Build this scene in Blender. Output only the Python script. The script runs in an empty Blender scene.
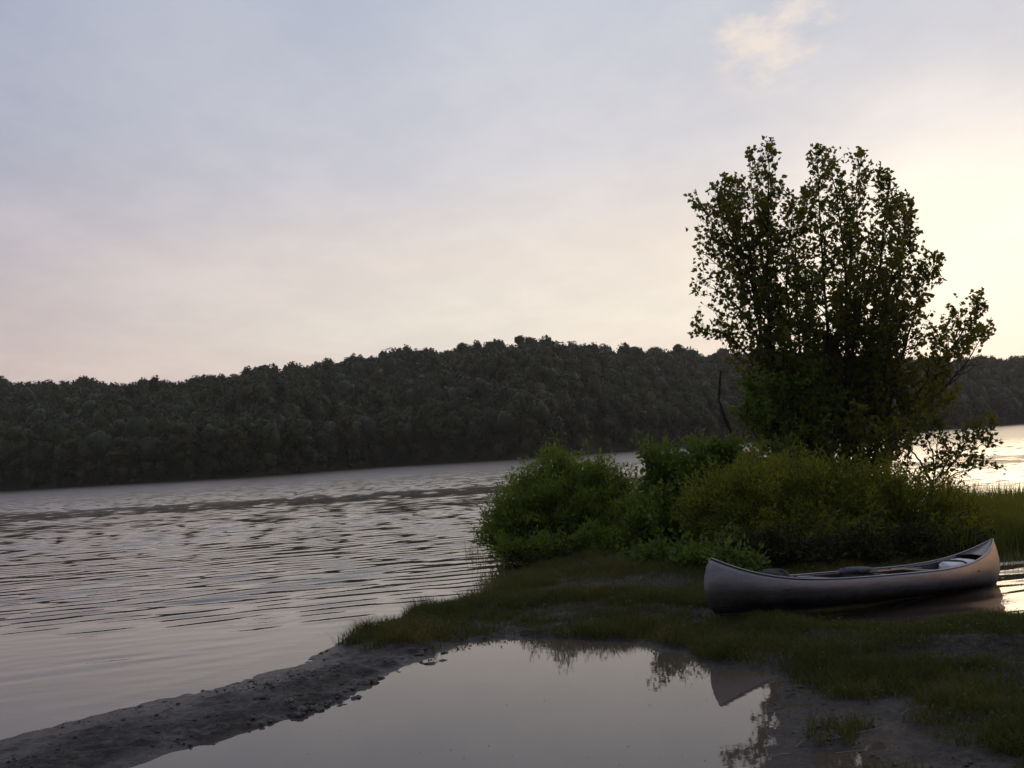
import bpy, math
import numpy as np
from mathutils import Matrix, Vector

rng = np.random.default_rng(11)
scene = bpy.context.scene
COL = scene.collection

# ------------------------------------------------------------------ camera
FOC, HORIZ, ROLL, CAMH = 1005.0, 449.0, math.radians(3.5), 2.2
PITCH = math.atan((HORIZ - 384) * math.cos(ROLL) / FOC)
Fv = np.array([0, math.cos(PITCH), math.sin(PITCH)])
U0 = np.array([0, -math.sin(PITCH), math.cos(PITCH)])
X0 = np.array([1.0, 0, 0])
Rv = math.cos(ROLL) * X0 - math.sin(ROLL) * U0
Uv = math.sin(ROLL) * X0 + math.cos(ROLL) * U0
CAM = np.array([0, 0, CAMH])

def ray(px, py):
    return Fv * FOC + Rv * (px - 512) - Uv * (py - 384)
def at(px, py, d):                      # survey: a photo bearing and a forward distance give a place
    r = ray(px, py); return CAM + r * (d / r[1])
def onz(px, py, z=0.0):
    r = ray(px, py); return CAM + r * ((z - CAMH) / r[2])

cam = bpy.data.cameras.new("camera")
cam.sensor_width = 36; cam.lens = 36 * FOC / 1024
cam.clip_start = 0.1; cam.clip_end = 3000
cam_o = bpy.data.objects.new("camera", cam); COL.objects.link(cam_o)
cam_o.matrix_world = Matrix([[Rv[i], Uv[i], -Fv[i], CAM[i]] for i in range(3)] + [[0, 0, 0, 1]])
scene.camera = cam_o
scene.view_settings.view_transform = 'Standard'
scene.view_settings.look = 'None'
scene.view_settings.exposure = 0.0
scene.view_settings.gamma = 1.0

def lin(c):
    o = []
    for v in c:
        v = v / 255.0
        o.append(v / 12.92 if v <= 0.04045 else ((v + 0.055) / 1.055) ** 2.4)
    return tuple(o) + (1.0,)

# ------------------------------------------------------------------ noise / maths helpers
def make_noise(seed):
    t = np.random.default_rng(seed).random((256, 256))
    def n(x, y):
        xi = np.floor(x).astype(int); yi = np.floor(y).astype(int)
        fx = x - xi; fy = y - yi
        fx = fx * fx * (3 - 2 * fx); fy = fy * fy * (3 - 2 * fy)
        a = t[xi % 256, yi % 256]; b = t[(xi + 1) % 256, yi % 256]
        c = t[xi % 256, (yi + 1) % 256]; d = t[(xi + 1) % 256, (yi + 1) % 256]
        return (a * (1 - fx) + b * fx) * (1 - fy) + (c * (1 - fx) + d * fx) * fy - 0.5
    return n
N1, N2, N3, N4 = (make_noise(s) for s in (1, 2, 3, 4))
def fbm(n, x, y, s, o=4):
    r = 0; a = 1.0
    for k in range(o):
        r = r + a * n(x * s + 17.3 * k, y * s - 9.1 * k); a *= 0.5; s *= 2.03
    return r
def sstep(a, b, x):
    t = np.clip((x - a) / (b - a), 0, 1); return t * t * (3 - 2 * t)

def signed_dist(poly, x, y):            # positive inside
    poly = np.asarray(poly, float)
    d2 = np.full(x.shape, 1e18); ins = np.zeros(x.shape, bool)
    n = len(poly)
    for i in range(n):
        ax, ay = poly[i]; bx, by = poly[(i + 1) % n]
        ex, ey = bx - ax, by - ay
        t = np.clip(((x - ax) * ex + (y - ay) * ey) / (ex * ex + ey * ey + 1e-12), 0, 1)
        d2 = np.minimum(d2, (x - ax - t * ex) ** 2 + (y - ay - t * ey) ** 2)
        if ay != by:
            ins ^= ((ay > y) != (by > y)) & (x < ex * (y - ay) / ey + ax)
    d = np.sqrt(d2)
    return np.where(ins, d, -d)

def mesh(name, V, F, mats, parent=None, smooth=False, tint=None, mat_idx=None):
    """ONE mesh object from numpy arrays; F is an (n,3|4) array or a list of such arrays."""
    V = np.ascontiguousarray(V, np.float32)
    Fs = F if isinstance(F, list) else [F]
    Fs = [np.asarray(f, np.int32) for f in Fs if len(f)]
    me = bpy.data.meshes.new(name)
    me.vertices.add(len(V)); me.vertices.foreach_set("co", V.ravel())
    loops = np.concatenate([f.ravel() for f in Fs])
    tot = np.concatenate([np.full(len(f), f.shape[1], np.int32) for f in Fs])
    start = np.concatenate([[0], np.cumsum(tot)[:-1]]).astype(np.int32)
    me.loops.add(len(loops)); me.loops.foreach_set("vertex_index", loops)
    me.polygons.add(len(tot)); me.polygons.foreach_set("loop_start", start)
    if smooth:
        me.polygons.foreach_set("use_smooth", np.ones(len(tot), bool))
    if mat_idx is not None:
        me.polygons.foreach_set("material_index", np.asarray(mat_idx, np.int32))
    if tint is not None:
        a = me.attributes.new("tint", 'FLOAT', 'POINT')
        a.data.foreach_set("value", np.asarray(tint, np.float32))
    me.update(calc_edges=True)
    if not isinstance(mats, (list, tuple)): mats = [mats]
    for m in mats: me.materials.append(m)
    o = bpy.data.objects.new(name, me); COL.objects.link(o)
    if parent is not None: o.parent = parent
    return o

def tag(o, label=None, cat=None, group=None, kind=None):
    if label: o["label"] = label
    if cat: o["category"] = cat
    if group: o["group"] = group
    if kind: o["kind"] = kind
    return o
def empty(name, loc, label, cat, group=None):
    o = bpy.data.objects.new(name, None); COL.objects.link(o)
    o.location = [float(v) for v in loc]; o.empty_display_size = 0.2
    return tag(o, label, cat, group)

def norm(v):
    return v / (np.linalg.norm(v, axis=-1, keepdims=True) + 1e-9)

def tubes(lines, sides=5):
    """lines: list of (points Nx3, radii N). One vertex/face array for all of them."""
    VS, FS, b = [], [], 0
    ang = np.arange(sides) * 2 * math.pi / sides
    for P, R in lines:
        P = np.asarray(P, float); n = len(P)
        T = norm(np.gradient(P, axis=0))
        ref = np.where(np.abs(T[:, 2:3]) > 0.9, [[1, 0, 0]], [[0, 0, 1.0]])
        A = norm(np.cross(T, ref)); B = np.cross(T, A)
        ring = P[:, None] + np.asarray(R)[:, None, None] * (A[:, None] * np.cos(ang)[None, :, None] + B[:, None] * np.sin(ang)[None, :, None])
        VS.append(ring.reshape(-1, 3))
        i = np.arange(n - 1)[:, None] * sides; j = np.arange(sides)[None]
        k = (j + 1) % sides
        FS.append((np.stack([i + j, i + k, i + sides + k, i + sides + j], -1).reshape(-1, 4)) + b)
        b += n * sides
    return np.concatenate(VS), np.concatenate(FS)

def spline(pts, n):
    """Catmull-Rom through pts, n samples."""
    P = np.asarray(pts, float)
    P = np.vstack([2 * P[0] - P[1], P, 2 * P[-1] - P[-2]])
    m = len(P) - 3
    t = np.linspace(0, m, n); i = np.minimum(t.astype(int), m - 1); f = (t - i)[:, None]
    p0, p1, p2, p3 = P[i], P[i + 1], P[i + 2], P[i + 3]
    return 0.5 * (2 * p1 + (p2 - p0) * f + (2 * p0 - 5 * p1 + 4 * p2 - p3) * f ** 2 + (3 * p1 - p0 - 3 * p2 + p3) * f ** 3)

def leaf_quads(P, D, L, W, fold=0.18, r=rng, out=None):
    """one folded pointed leaf per row: base P, direction D, length L, width W"""
    n = len(P); D = norm(D)
    S = norm(np.cross(D, r.normal(size=(n, 3)) if out is None else out)); Nn = np.cross(S, D)
    L = L[:, None]; W = W[:, None]
    mid = P + D * L * 0.45
    V = np.stack([P, mid + S * W * 0.5 + Nn * W * fold, P + D * L - Nn * W * 0.15, mid - S * W * 0.5 + Nn * W * fold], 1).reshape(-1, 3)
    F = np.arange(n * 4).reshape(n, 4)
    return V, F

# ------------------------------------------------------------------ materials
def new_mat(name):
    m = bpy.data.materials.new(name); m.use_nodes = True
    nt = m.node_tree; nt.nodes.clear()
    out = nt.nodes.new("ShaderNodeOutputMaterial")
    def N(t, **kw):
        nd = nt.nodes.new("ShaderNode" + t)
        for k, v in kw.items():
            if k in nd.inputs: nd.inputs[k].default_value = v
            else: setattr(nd, k, v)
        return nd
    return m, nt, out, N
def ramp(N, stops):
    r = N("ValToRGB"); e = r.color_ramp.elements
    while len(e) < len(stops): e.new(0.5)
    for el, (p, c) in zip(e, stops):
        el.position = p; el.color = tuple(c) + ((1.0,) if len(c) == 3 else ())
    return r

def leaf_mat(name, stops, trans=0.35, rough=0.55, tcol=(0.10, 0.13, 0.02)):
    m, nt, out, N = new_mat(name)
    a = N("Attribute", attribute_name="tint")
    r = ramp(N, stops); nt.links.new(a.outputs["Fac"], r.inputs[0])
    p = N("BsdfPrincipled", Roughness=rough)
    p.inputs["Specular IOR Level"].default_value = 0.3
    nt.links.new(r.outputs[0], p.inputs["Base Color"])
    t = N("BsdfTranslucent")
    mx = N("MixRGB", blend_type='MULTIPLY', Fac=0.0)
    t.inputs["Color"].default_value = tcol + (1,)
    s = N("MixShader", Fac=trans)
    nt.links.new(p.outputs[0], s.inputs[1]); nt.links.new(t.outputs[0], s.inputs[2])
    nt.links.new(s.outputs[0], out.inputs[0])
    return m

def simple_mat(name, c1, c2, scale, rough=0.6, metal=0.0, bump=0.0, spec=0.5, detail=6, stretch=(1, 1, 1)):
    m, nt, out, N = new_mat(name)
    tc = N("TexCoord"); mp = N("Mapping"); mp.inputs["Scale"].default_value = stretch
    nt.links.new(tc.outputs["Object"], mp.inputs[0])
    n = N("TexNoise", Scale=scale, Detail=detail, Roughness=0.65)
    nt.links.new(mp.outputs[0], n.inputs["Vector"])
    r = ramp(N, [(0.3, c1), (0.7, c2)]); nt.links.new(n.outputs[0], r.inputs[0])
    p = N("BsdfPrincipled", Roughness=rough, Metallic=metal)
    p.inputs["Specular IOR Level"].default_value = spec
    nt.links.new(r.outputs[0], p.inputs["Base Color"])
    if bump:
        b = N("Bump", Strength=bump, Distance=0.02)
        nt.links.new(n.outputs[0], b.inputs["Height"]); nt.links.new(b.outputs[0], p.inputs["Normal"])
    nt.links.new(p.outputs[0], out.inputs[0])
    return m

M = {}
M['tree_leaf'] = leaf_mat("tree_leaf", [(0, (0.022, 0.042, 0.006)), (0.6, (0.052, 0.085, 0.010)), (1, (0.110, 0.125, 0.014))], 0.40, tcol=(0.26, 0.23, 0.02))
M['willow_leaf'] = leaf_mat("willow_leaf", [(0, (0.026, 0.056, 0.007)), (0.5, (0.076, 0.128, 0.013)), (1, (0.165, 0.205, 0.024))], 0.40, tcol=(0.28, 0.36, 0.03))
M['broad_leaf'] = leaf_mat("broad_leaf", [(0, (0.024, 0.056, 0.010)), (0.55, (0.066, 0.120, 0.016)), (1, (0.125, 0.175, 0.024))], 0.36, tcol=(0.22, 0.29, 0.03))
M['gold_leaf'] = leaf_mat("gold_leaf", [(0, (0.028, 0.050, 0.006)), (0.5, (0.070, 0.108, 0.010)), (0.85, (0.140, 0.160, 0.015)), (1, (0.28, 0.25, 0.02))], 0.42, tcol=(0.38, 0.38, 0.03))
M['reed_leaf'] = leaf_mat("reed_leaf", [(0, (0.048, 0.070, 0.012)), (0.6, (0.100, 0.128, 0.020)), (1, (0.170, 0.170, 0.034))], 0.40, tcol=(0.30, 0.31, 0.04))
M['grass_blade'] = leaf_mat("grass_blade", [(0, (0.018, 0.032, 0.006)), (0.42, (0.046, 0.068, 0.010)), (0.72, (0.086, 0.076, 0.018)), (1, (0.180, 0.120, 0.046))], 0.28, tcol=(0.13, 0.13, 0.015))
M['far_leaf'] = leaf_mat("far_leaf", [(0, (0.008, 0.017, 0.003)), (0.5, (0.024, 0.037, 0.005)), (0.85, (0.060, 0.054, 0.009)), (1, (0.085, 0.055, 0.012))], 0.10, tcol=(0.07, 0.09, 0.01))
M['shade_leaf'] = leaf_mat("shade_leaf", [(0, (0.014, 0.014, 0.005)), (0.6, (0.028, 0.034, 0.007)), (1, (0.045, 0.062, 0.010))], 0.2, rough=0.85, tcol=(0.05, 0.05, 0.012))  # leaf colour darkened to stand for deep shade
M['bark'] = simple_mat("bark", (0.020, 0.016, 0.012), (0.050, 0.042, 0.034), 14, 0.85, bump=0.4, spec=0.2, stretch=(1, 1, 0.3))
M['dead_wood'] = simple_mat("dead_wood", (0.022, 0.018, 0.016), (0.050, 0.044, 0.040), 20, 0.85, bump=0.4, spec=0.2)

# mud
m, nt, out, N = new_mat("mud")
tc = N("TexCoord")
n1 = N("TexNoise", Scale=1.3, Detail=8, Roughness=0.7); n2 = N("TexNoise", Scale=16, Detail=8, Roughness=0.75)
n3 = N("TexVoronoi", Scale=42)
for q in (n1, n2, n3): nt.links.new(tc.outputs["Object"], q.inputs["Vector"])
mx = N("MixRGB", Fac=0.55); nt.links.new(n1.outputs[0], mx.inputs[1]); nt.links.new(n2.outputs[0], mx.inputs[2])
r = ramp(N, [(0.36, (0.008, 0.0065, 0.0065)), (0.5, (0.028, 0.023, 0.023)), (0.65, (0.072, 0.060, 0.060))])
nt.links.new(mx.outputs[0], r.inputs[0])
rr = ramp(N, [(0.38, (0.85,) * 3), (0.62, (0.50,) * 3)]); nt.links.new(mx.outputs[0], rr.inputs[0])
p = N("BsdfPrincipled"); p.inputs["Specular IOR Level"].default_value = 0.24
sz = N("SeparateXYZ"); nt.links.new(tc.outputs["Object"], sz.inputs[0])
zw = N("Math", operation='MULTIPLY_ADD'); nt.links.new(n1.outputs[0], zw.inputs[0]); zw.inputs[1].default_value = -0.10; nt.links.new(sz.outputs[2], zw.inputs[2])
wet = N("MapRange", interpolation_type='SMOOTHSTEP'); wet.inputs[1].default_value = -0.02; wet.inputs[2].default_value = 0.05; wet.inputs[3].default_value = 1.0; wet.inputs[4].default_value = 0.0
nt.links.new(zw.outputs[0], wet.inputs[0])
wc = N("MixRGB", blend_type='MULTIPLY'); wc.inputs[2].default_value = (0.48, 0.46, 0.50, 1); nt.links.new(wet.outputs[0], wc.inputs[0]); nt.links.new(r.outputs[0], wc.inputs[1])
wr_ = N("MixRGB"); wr_.inputs[2].default_value = (0.30, 0.30, 0.30, 1); nt.links.new(wet.outputs[0], wr_.inputs[0]); nt.links.new(rr.outputs[0], wr_.inputs[1])
nt.links.new(wc.outputs[0], p.inputs["Base Color"]); nt.links.new(wr_.outputs[0], p.inputs["Roughness"])
b1 = N("Bump", Strength=0.9, Distance=0.03); nt.links.new(n2.outputs[0], b1.inputs["Height"])
b2 = N("Bump", Strength=0.5, Distance=0.012); nt.links.new(n3.outputs[0], b2.inputs["Height"]); nt.links.new(b1.outputs[0], b2.inputs["Normal"])
nt.links.new(b2.outputs[0], p.inputs["Normal"]); nt.links.new(p.outputs[0], out.inputs[0])
M['mud'] = m
M['hill_soil'] = simple_mat("hill_soil", (0.012, 0.016, 0.008), (0.030, 0.032, 0.016), 0.3, 0.9, spec=0.1)
M['stone'] = simple_mat("stone", (0.020, 0.018, 0.018), (0.075, 0.066, 0.066), 9, 0.6, bump=0.5, spec=0.4)

# lake water: unresolved ripples far out are roughness, near ones are geometry
m, nt, out, N = new_mat("lake_water")
tc = N("TexCoord"); sp = N("SeparateXYZ"); nt.links.new(tc.outputs["Object"], sp.inputs[0])
mr = N("MapRange"); mr.inputs[1].default_value = 20; mr.inputs[2].default_value = 120; mr.inputs[3].default_value = 0.02; mr.inputs[4].default_value = 0.30
nt.links.new(sp.outputs[1], mr.inputs[0])
p = N("BsdfPrincipled", IOR=1.333); p.inputs["Base Color"].default_value = (0.052, 0.040, 0.034, 1)
nt.links.new(mr.outputs[0], p.inputs["Roughness"])
mp = N("Mapping"); mp.inputs["Scale"].default_value = (0.45, 1.0, 1.0); mp.inputs["Rotation"].default_value = (0, 0, math.radians(20))
nt.links.new(tc.outputs["Object"], mp.inputs[0])
n1 = N("TexNoise", Scale=2.6, Detail=4, Roughness=0.6); nt.links.new(mp.outputs[0], n1.inputs["Vector"])
b = N("Bump", Strength=0.10, Distance=0.03); nt.links.new(n1.outputs[0], b.inputs["Height"])
nt.links.new(b.outputs[0], p.inputs["Normal"]); nt.links.new(p.outputs[0], out.inputs[0])
M['lake'] = m
m, nt, out, N = new_mat("puddle_water")
p = N("BsdfPrincipled", IOR=1.333, Roughness=0.025); p.inputs["Base Color"].default_value = (0.080, 0.062, 0.050, 1)
tc = N("TexCoord"); n1 = N("TexNoise", Scale=7, Detail=3); nt.links.new(tc.outputs["Object"], n1.inputs["Vector"])
b = N("Bump", Strength=0.02, Distance=0.02); nt.links.new(n1.outputs[0], b.inputs["Height"])
nt.links.new(b.outputs[0], p.inputs["Normal"]); nt.links.new(p.outputs[0], out.inputs[0])
M['puddle'] = m

# weathered aluminium
def alu(name, c1, c2, rough, metal=0.85):
    m, nt, out, N = new_mat(name)
    tc = N("TexCoord")
    n1 = N("TexNoise", Scale=5, Detail=8, Roughness=0.7); n2 = N("TexNoise", Scale=60, Detail=4, Roughness=0.7)
    mp = N("Mapping"); mp.inputs["Scale"].default_value = (0.5, 1, 2.5)
    nt.links.new(tc.outputs["Object"], mp.inputs[0]); nt.links.new(mp.outputs[0], n1.inputs["Vector"]); nt.links.new(tc.outputs["Object"], n2.inputs["Vector"])
    mx = N("MixRGB", Fac=0.4); nt.links.new(n1.outputs[0], mx.inputs[1]); nt.links.new(n2.outputs[0], mx.inputs[2])
    r = ramp(N, [(0.35, c1), (0.62, c2)]); nt.links.new(mx.outputs[0], r.inputs[0])
    p = N("BsdfPrincipled", Metallic=metal)
    nt.links.new(r.outputs[0], p.inputs["Base Color"])
    q = ramp(N, [(0.3, (rough - 0.08,) * 3), (0.7, (rough + 0.08,) * 3)]); nt.links.new(mx.outputs[0], q.inputs[0])
    nt.links.new(q.outputs[0], p.inputs["Roughness"])
    b = N("Bump", Strength=0.30, Distance=0.012); nt.links.new(n1.outputs[0], b.inputs["Height"]); nt.links.new(b.outputs[0], p.inputs["Normal"])
    nt.links.new(p.outputs[0], out.inputs[0])
    return m
M['hull'] = alu("weathered_aluminium", (0.135, 0.134, 0.145), (0.245, 0.242, 0.256), 0.34)
M['rail'] = alu("rail_aluminium", (0.22, 0.21, 0.21), (0.36, 0.35, 0.34), 0.32, 0.9)
M['dark_rail'] = alu("dull_aluminium", (0.06, 0.06, 0.062), (0.11, 0.11, 0.11), 0.5, 0.8)
# dried mud and water stain low on the hull, worn scratches along it
nt = M['hull'].node_tree
def NH(t, **kw):
    nd = nt.nodes.new("ShaderNode" + t)
    for k, v in kw.items():
        if k in nd.inputs: nd.inputs[k].default_value = v
        else: setattr(nd, k, v)
    return nd
pb = [q for q in nt.nodes if q.type == 'BSDF_PRINCIPLED'][0]
src = pb.inputs["Base Color"].links[0].from_socket
tch = NH("TexCoord"); sph = NH("SeparateXYZ"); nt.links.new(tch.outputs["Object"], sph.inputs[0])
nh = NH("TexNoise", Scale=6, Detail=7, Roughness=0.7); mph = NH("Mapping"); mph.inputs["Scale"].default_value = (1, 1, 0.35)
nt.links.new(tch.outputs["Object"], mph.inputs[0]); nt.links.new(mph.outputs[0], nh.inputs["Vector"])
ad = NH("Math", operation='MULTIPLY_ADD'); nt.links.new(nh.outputs[0], ad.inputs[0]); ad.inputs[1].default_value = -0.26; nt.links.new(sph.outputs[2], ad.inputs[2])
mrh = NH("MapRange"); mrh.inputs[1].default_value = -0.06; mrh.inputs[2].default_value = 0.09; mrh.inputs[3].default_value = 0.85; mrh.inputs[4].default_value = 0.0
nt.links.new(ad.outputs[0], mrh.inputs[0])
mxh = NH("MixRGB"); mxh.inputs[2].default_value = (0.035, 0.030, 0.028, 1); nt.links.new(mrh.outputs[0], mxh.inputs[0]); nt.links.new(src, mxh.inputs[1])
ns_ = NH("TexNoise", Scale=30, Detail=3); ms_ = NH("Mapping"); ms_.inputs["Scale"].default_value = (0.06, 1, 2.2); ms_.inputs["Rotation"].default_value = (0, 0.06, 0)
nt.links.new(tch.outputs["Object"], ms_.inputs[0]); nt.links.new(ms_.outputs[0], ns_.inputs["Vector"])
rs_ = NH("MapRange"); rs_.inputs[1].default_value = 0.66; rs_.inputs[2].default_value = 0.72; rs_.inputs[4].default_value = 0.5; nt.links.new(ns_.outputs[0], rs_.inputs[0])
mx2 = NH("MixRGB"); mx2.inputs[2].default_value = (0.30, 0.29, 0.29, 1); nt.links.new(rs_.outputs[0], mx2.inputs[0]); nt.links.new(mxh.outputs[0], mx2.inputs[1])
nt.links.new(mx2.outputs[0], pb.inputs["Base Color"])
M['wood'] = simple_mat("varnished_wood", (0.10, 0.055, 0.030), (0.19, 0.11, 0.06), 8, 0.4, stretch=(1, 12, 12))
M['pale_cloth'] = simple_mat("pale_cloth", (0.62, 0.63, 0.68), (0.78, 0.79, 0.83), 12, 0.8, bump=0.3)
M['dark_cloth'] = simple_mat("dark_cloth", (0.010, 0.010, 0.012), (0.022, 0.020, 0.022), 14, 0.8, bump=0.4)
M['grey_cloth'] = simple_mat("grey_cloth", (0.035, 0.038, 0.05), (0.075, 0.08, 0.10), 14, 0.75, bump=0.4)

# ------------------------------------------------------------------ survey of the shore (photo bearings on the water plane)
def g(px, py, z=0.0):
    q = onz(px, py, z); return (q[0], q[1])
LAND = [g(x, y) for x, y in ((0, 741), (100, 714), (200, 691), (290, 667), (345, 640), (368, 628), (430, 609), (486, 600),
                             (500, 593), (513, 579), (521, 565), (527, 556), (552, 545), (620, 536), (720, 529), (820, 522), (920, 517), (985, 511), (1024, 507))]
LAND += [(18, 25), (40, 27), (520, 40), (520, -140), (-520, -140), (-60, -60), (-22, -10)]
INLET = [g(x, y) for x, y in ((780, 606), (812, 620), (850, 627), (890, 628), (930, 624), (975, 621), (1024, 621), (1100, 621), (1180, 614),
                              (1180, 545), (1060, 551), (1010, 552), (980, 556), (950, 567), (900, 580), (850, 588))]
EAST = [g(1062, 503), g(1070, 530), g(1064, 556), g(1180, 580), (30, 12), (60, 10), (530, 20), (530, 60), (60, 60)]   # open water beyond the reed bank
PZ = 0.05
PUD = [g(x, y, PZ) for x, y in ((60, 800), (128, 770), (165, 752), (230, 738), (300, 716), (345, 702), (372, 684), (400, 668), (440, 657), (458, 646),
                                (490, 639), (560, 640), (640, 645), (680, 654), (700, 668), (748, 672), (780, 683), (800, 692), (778, 706), (768, 722),
                                (790, 740), (770, 765), (750, 800), (720, 870), (500, 1000), (200, 1000))]

def shore(x, y):
    return np.minimum(signed_dist(LAND, x, y), np.minimum(-signed_dist(INLET, x, y), -signed_dist(EAST, x, y))) + 0.10 * fbm(N2, x, y, 1.6, 3)
def ground_h(x, y):
    s = shore(x, y)
    zl = np.where(s > 0, (0.27 - 0.13 * sstep(0.3, -1.0, x) * sstep(12.5, 11, y)) * (1 - np.exp(-s / 1.1)), -0.7 * (1 - np.exp(np.minimum(s, 0) / 1.6)))
    zl = zl + 0.25 * sstep(2.5, 9, s)
    sp = -signed_dist(PUD, x, y) + (0.12 + 0.5 * sstep(1.2, 2.6, x)) * fbm(N3, x, y, 2.2, 4)
    flat_ = sstep(1.1, 2.0, x) * sstep(9.7, 8.7, y) * (x < 5)
    zp = np.where(sp > 0, PZ + np.where(sp < 1.6, (0.085 - 0.062 * flat_) * sp, 0.085 * sp - 1.6 * 0.062 * flat_), PZ - 0.07 * (1 - np.exp(np.minimum(sp, 0) / 0.35)))
    zp = zp + 0.3 * sstep(2.8, 6, sp)
    z = np.minimum(zl, zp)
    near = np.exp(-((x / 14) ** 2 + ((y - 10) / 12) ** 2))
    z = z + near * (0.030 * fbm(N1, x, y, 2.5, 4) + 0.034 * np.abs(fbm(N4, x, y, 6.5, 3)) - 0.008) * sstep(-0.4, 0.35, sp)
    lump = np.clip(fbm(N2, x, y, 5.5, 3) + 0.10, 0, 1) * sstep(-0.05, 0.12, sp) * sstep(0.95, 0.35, sp) * sstep(0.9, -0.3, x) * near
    z = z + 0.060 * lump * sstep(0.0, 0.3, s)
    return z, s, sp

def grid_faces(nx, ny):
    i = np.arange(nx * ny).reshape(ny, nx)
    return np.stack([i[:-1, :-1], i[:-1, 1:], i[1:, 1:], i[1:, :-1]], -1).reshape(-1, 4)

gx = np.concatenate([np.linspace(-500, -17, 34), np.arange(-16, -7, 0.25), np.arange(-7, 9.5, 0.04), np.arange(9.5, 17, 0.2), np.linspace(18, 500, 34)])
gy = np.concatenate([np.linspace(-130, 1, 24), np.arange(1.6, 4, 0.15), np.arange(4, 17, 0.04), np.arange(17, 27, 0.2), np.linspace(28, 650, 44)])
XX, YY = np.meshgrid(gx, gy)
ZZ, SH, SP = ground_h(XX, YY)
gv = np.stack([XX, YY, ZZ], -1).reshape(-1, 3)
tag(mesh("ground", gv, grid_faces(len(gx), len(gy)), M['mud'], smooth=True), "dark wet mud and soil of the shore and its low spit", "ground", kind="structure")

# puddle sheet: where the mud lies below its level
keep = (ZZ < PZ + 0.02) & (SH > 0.12) & ((SP < 0.4) | ((SP < 1.7) & (XX > 1.55) & (YY < 9.2) & (YY > 4)))
PF = grid_faces(len(gx), len(gy))
kf = keep.reshape(-1)[PF].all(1) & (YY.reshape(-1)[PF[:, 0]] > 1.5)
PF = PF[kf]; used, inv = np.unique(PF, return_inverse=True)
pv = gv[used].copy(); pv[:, 2] = PZ
tag(mesh("puddle", pv, inv.reshape(-1, 4), M['puddle'], smooth=True), "still muddy puddle mirroring the dusk sky behind the mud spit", "puddle", kind="structure")

# ------------------------------------------------------------------ lake with real ripples
rr_ = [4.0]
while rr_[-1] < 480:
    q = rr_[-1]; rr_.append(q + (max(0.04, 0.0036 * q) if q < 230 else 0.02 * q))
rad = np.array(rr_)
ang = np.concatenate([np.linspace(-105, -36, 90)[:-1], np.linspace(-36, 36, 760), np.linspace(36, 80, 50)[1:]]) * math.pi / 180
RR, AA = np.meshgrid(rad, ang, indexing='ij')
lx, ly = RR * np.sin(AA), RR * np.cos(AA)
dr = np.gradient(rad)[:, None]
wr = np.random.default_rng(5)
ls = shore(lx, ly)
lz = np.zeros_like(lx)
band = np.exp(-((ly + 0.06 * lx - 57 + 1.6 * fbm(N1, lx, ly, 0.10, 4)) / 6.0) ** 6) * np.clip(0.92 + 1.1 * fbm(N4, lx * 1.5, ly * 0.6, 1.0, 2), 0, 1)
calm = 0.12 + 0.88 * sstep(9.8, 16.0, ly + 0.35 * (lx + 3) * 0.6 + 2.2 * fbm(N2, lx, ly, 0.22, 3))
mid = 0.56 + 0.71 * sstep(19, 38, ly)
patch = np.clip(1.0 + 0.6 * fbm(N3, lx * 0.5, ly, 0.16, 3), 0.78, 1.3)
calm = np.where((lx > 3) & (ly < 18), 1.1, calm)
env = calm * mid * patch
far_w = sstep(38, 62, ly)
near_shore = np.where(lx > 3.5, sstep(0.0, 0.5, -ls), sstep(0.0, 2.2, -ls))
for k in range(70):
    lam = 0.30 * (1.00 / 0.30) ** wr.random()
    th = math.radians(17 + wr.normal() * 11)
    kx, ky = math.sin(th) * 2 * math.pi / lam, -math.cos(th) * 2 * math.pi / lam
    slope = 0.0155 * (1.0 if lam > 0.42 else 0.7)
    amp = slope * lam / (2 * math.pi)
    res = sstep(2.0, 3.4, lam / np.broadcast_to(dr, lx.shape))
    lz += amp * (1 + sstep(25, 36, ly) * (0.55 if lam < 0.58 else -0.50)) * res * env * (1 - 0.95 * band) * np.sin(kx * lx + ky * ly + wr.random() * 6.283)
for k in range(40):
    lam = 0.7 * (1.9 / 0.7) ** wr.random()
    th = math.radians(14 + wr.normal() * 50)
    kx, ky = math.sin(th) * 2 * math.pi / lam, -math.cos(th) * 2 * math.pi / lam
    amp = 0.024 * lam / (2 * math.pi)
    res = sstep(2.0, 3.2, lam / np.broadcast_to(dr, lx.shape))
    lz += amp * res * far_w * (1 - 0.95 * band) * np.sin(kx * lx + ky * ly + wr.random() * 6.283)
# one long low swell line rolling up the near shore
lz += 0.004 * np.exp(-((-ls - 0.55) / 0.16) ** 2) * (ly < 14)
lz = lz * (0.15 + 0.85 * near_shore)
lz = np.where(ls > 0.15, -0.12, lz)
LF = grid_faces(len(ang), len(rad))[:, ::-1]
kf = (ls.reshape(-1)[LF] < 0.6).any(1)
LF = LF[kf]; used, inv = np.unique(LF, return_inverse=True)
lv = np.stack([lx, ly, lz], -1).reshape(-1, 3)[used]
tag(mesh("lake", lv, inv.reshape(-1, 4), M['lake'], smooth=True), "rippled grey lake reaching to the wooded far shore", "lake", kind="structure")

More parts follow.
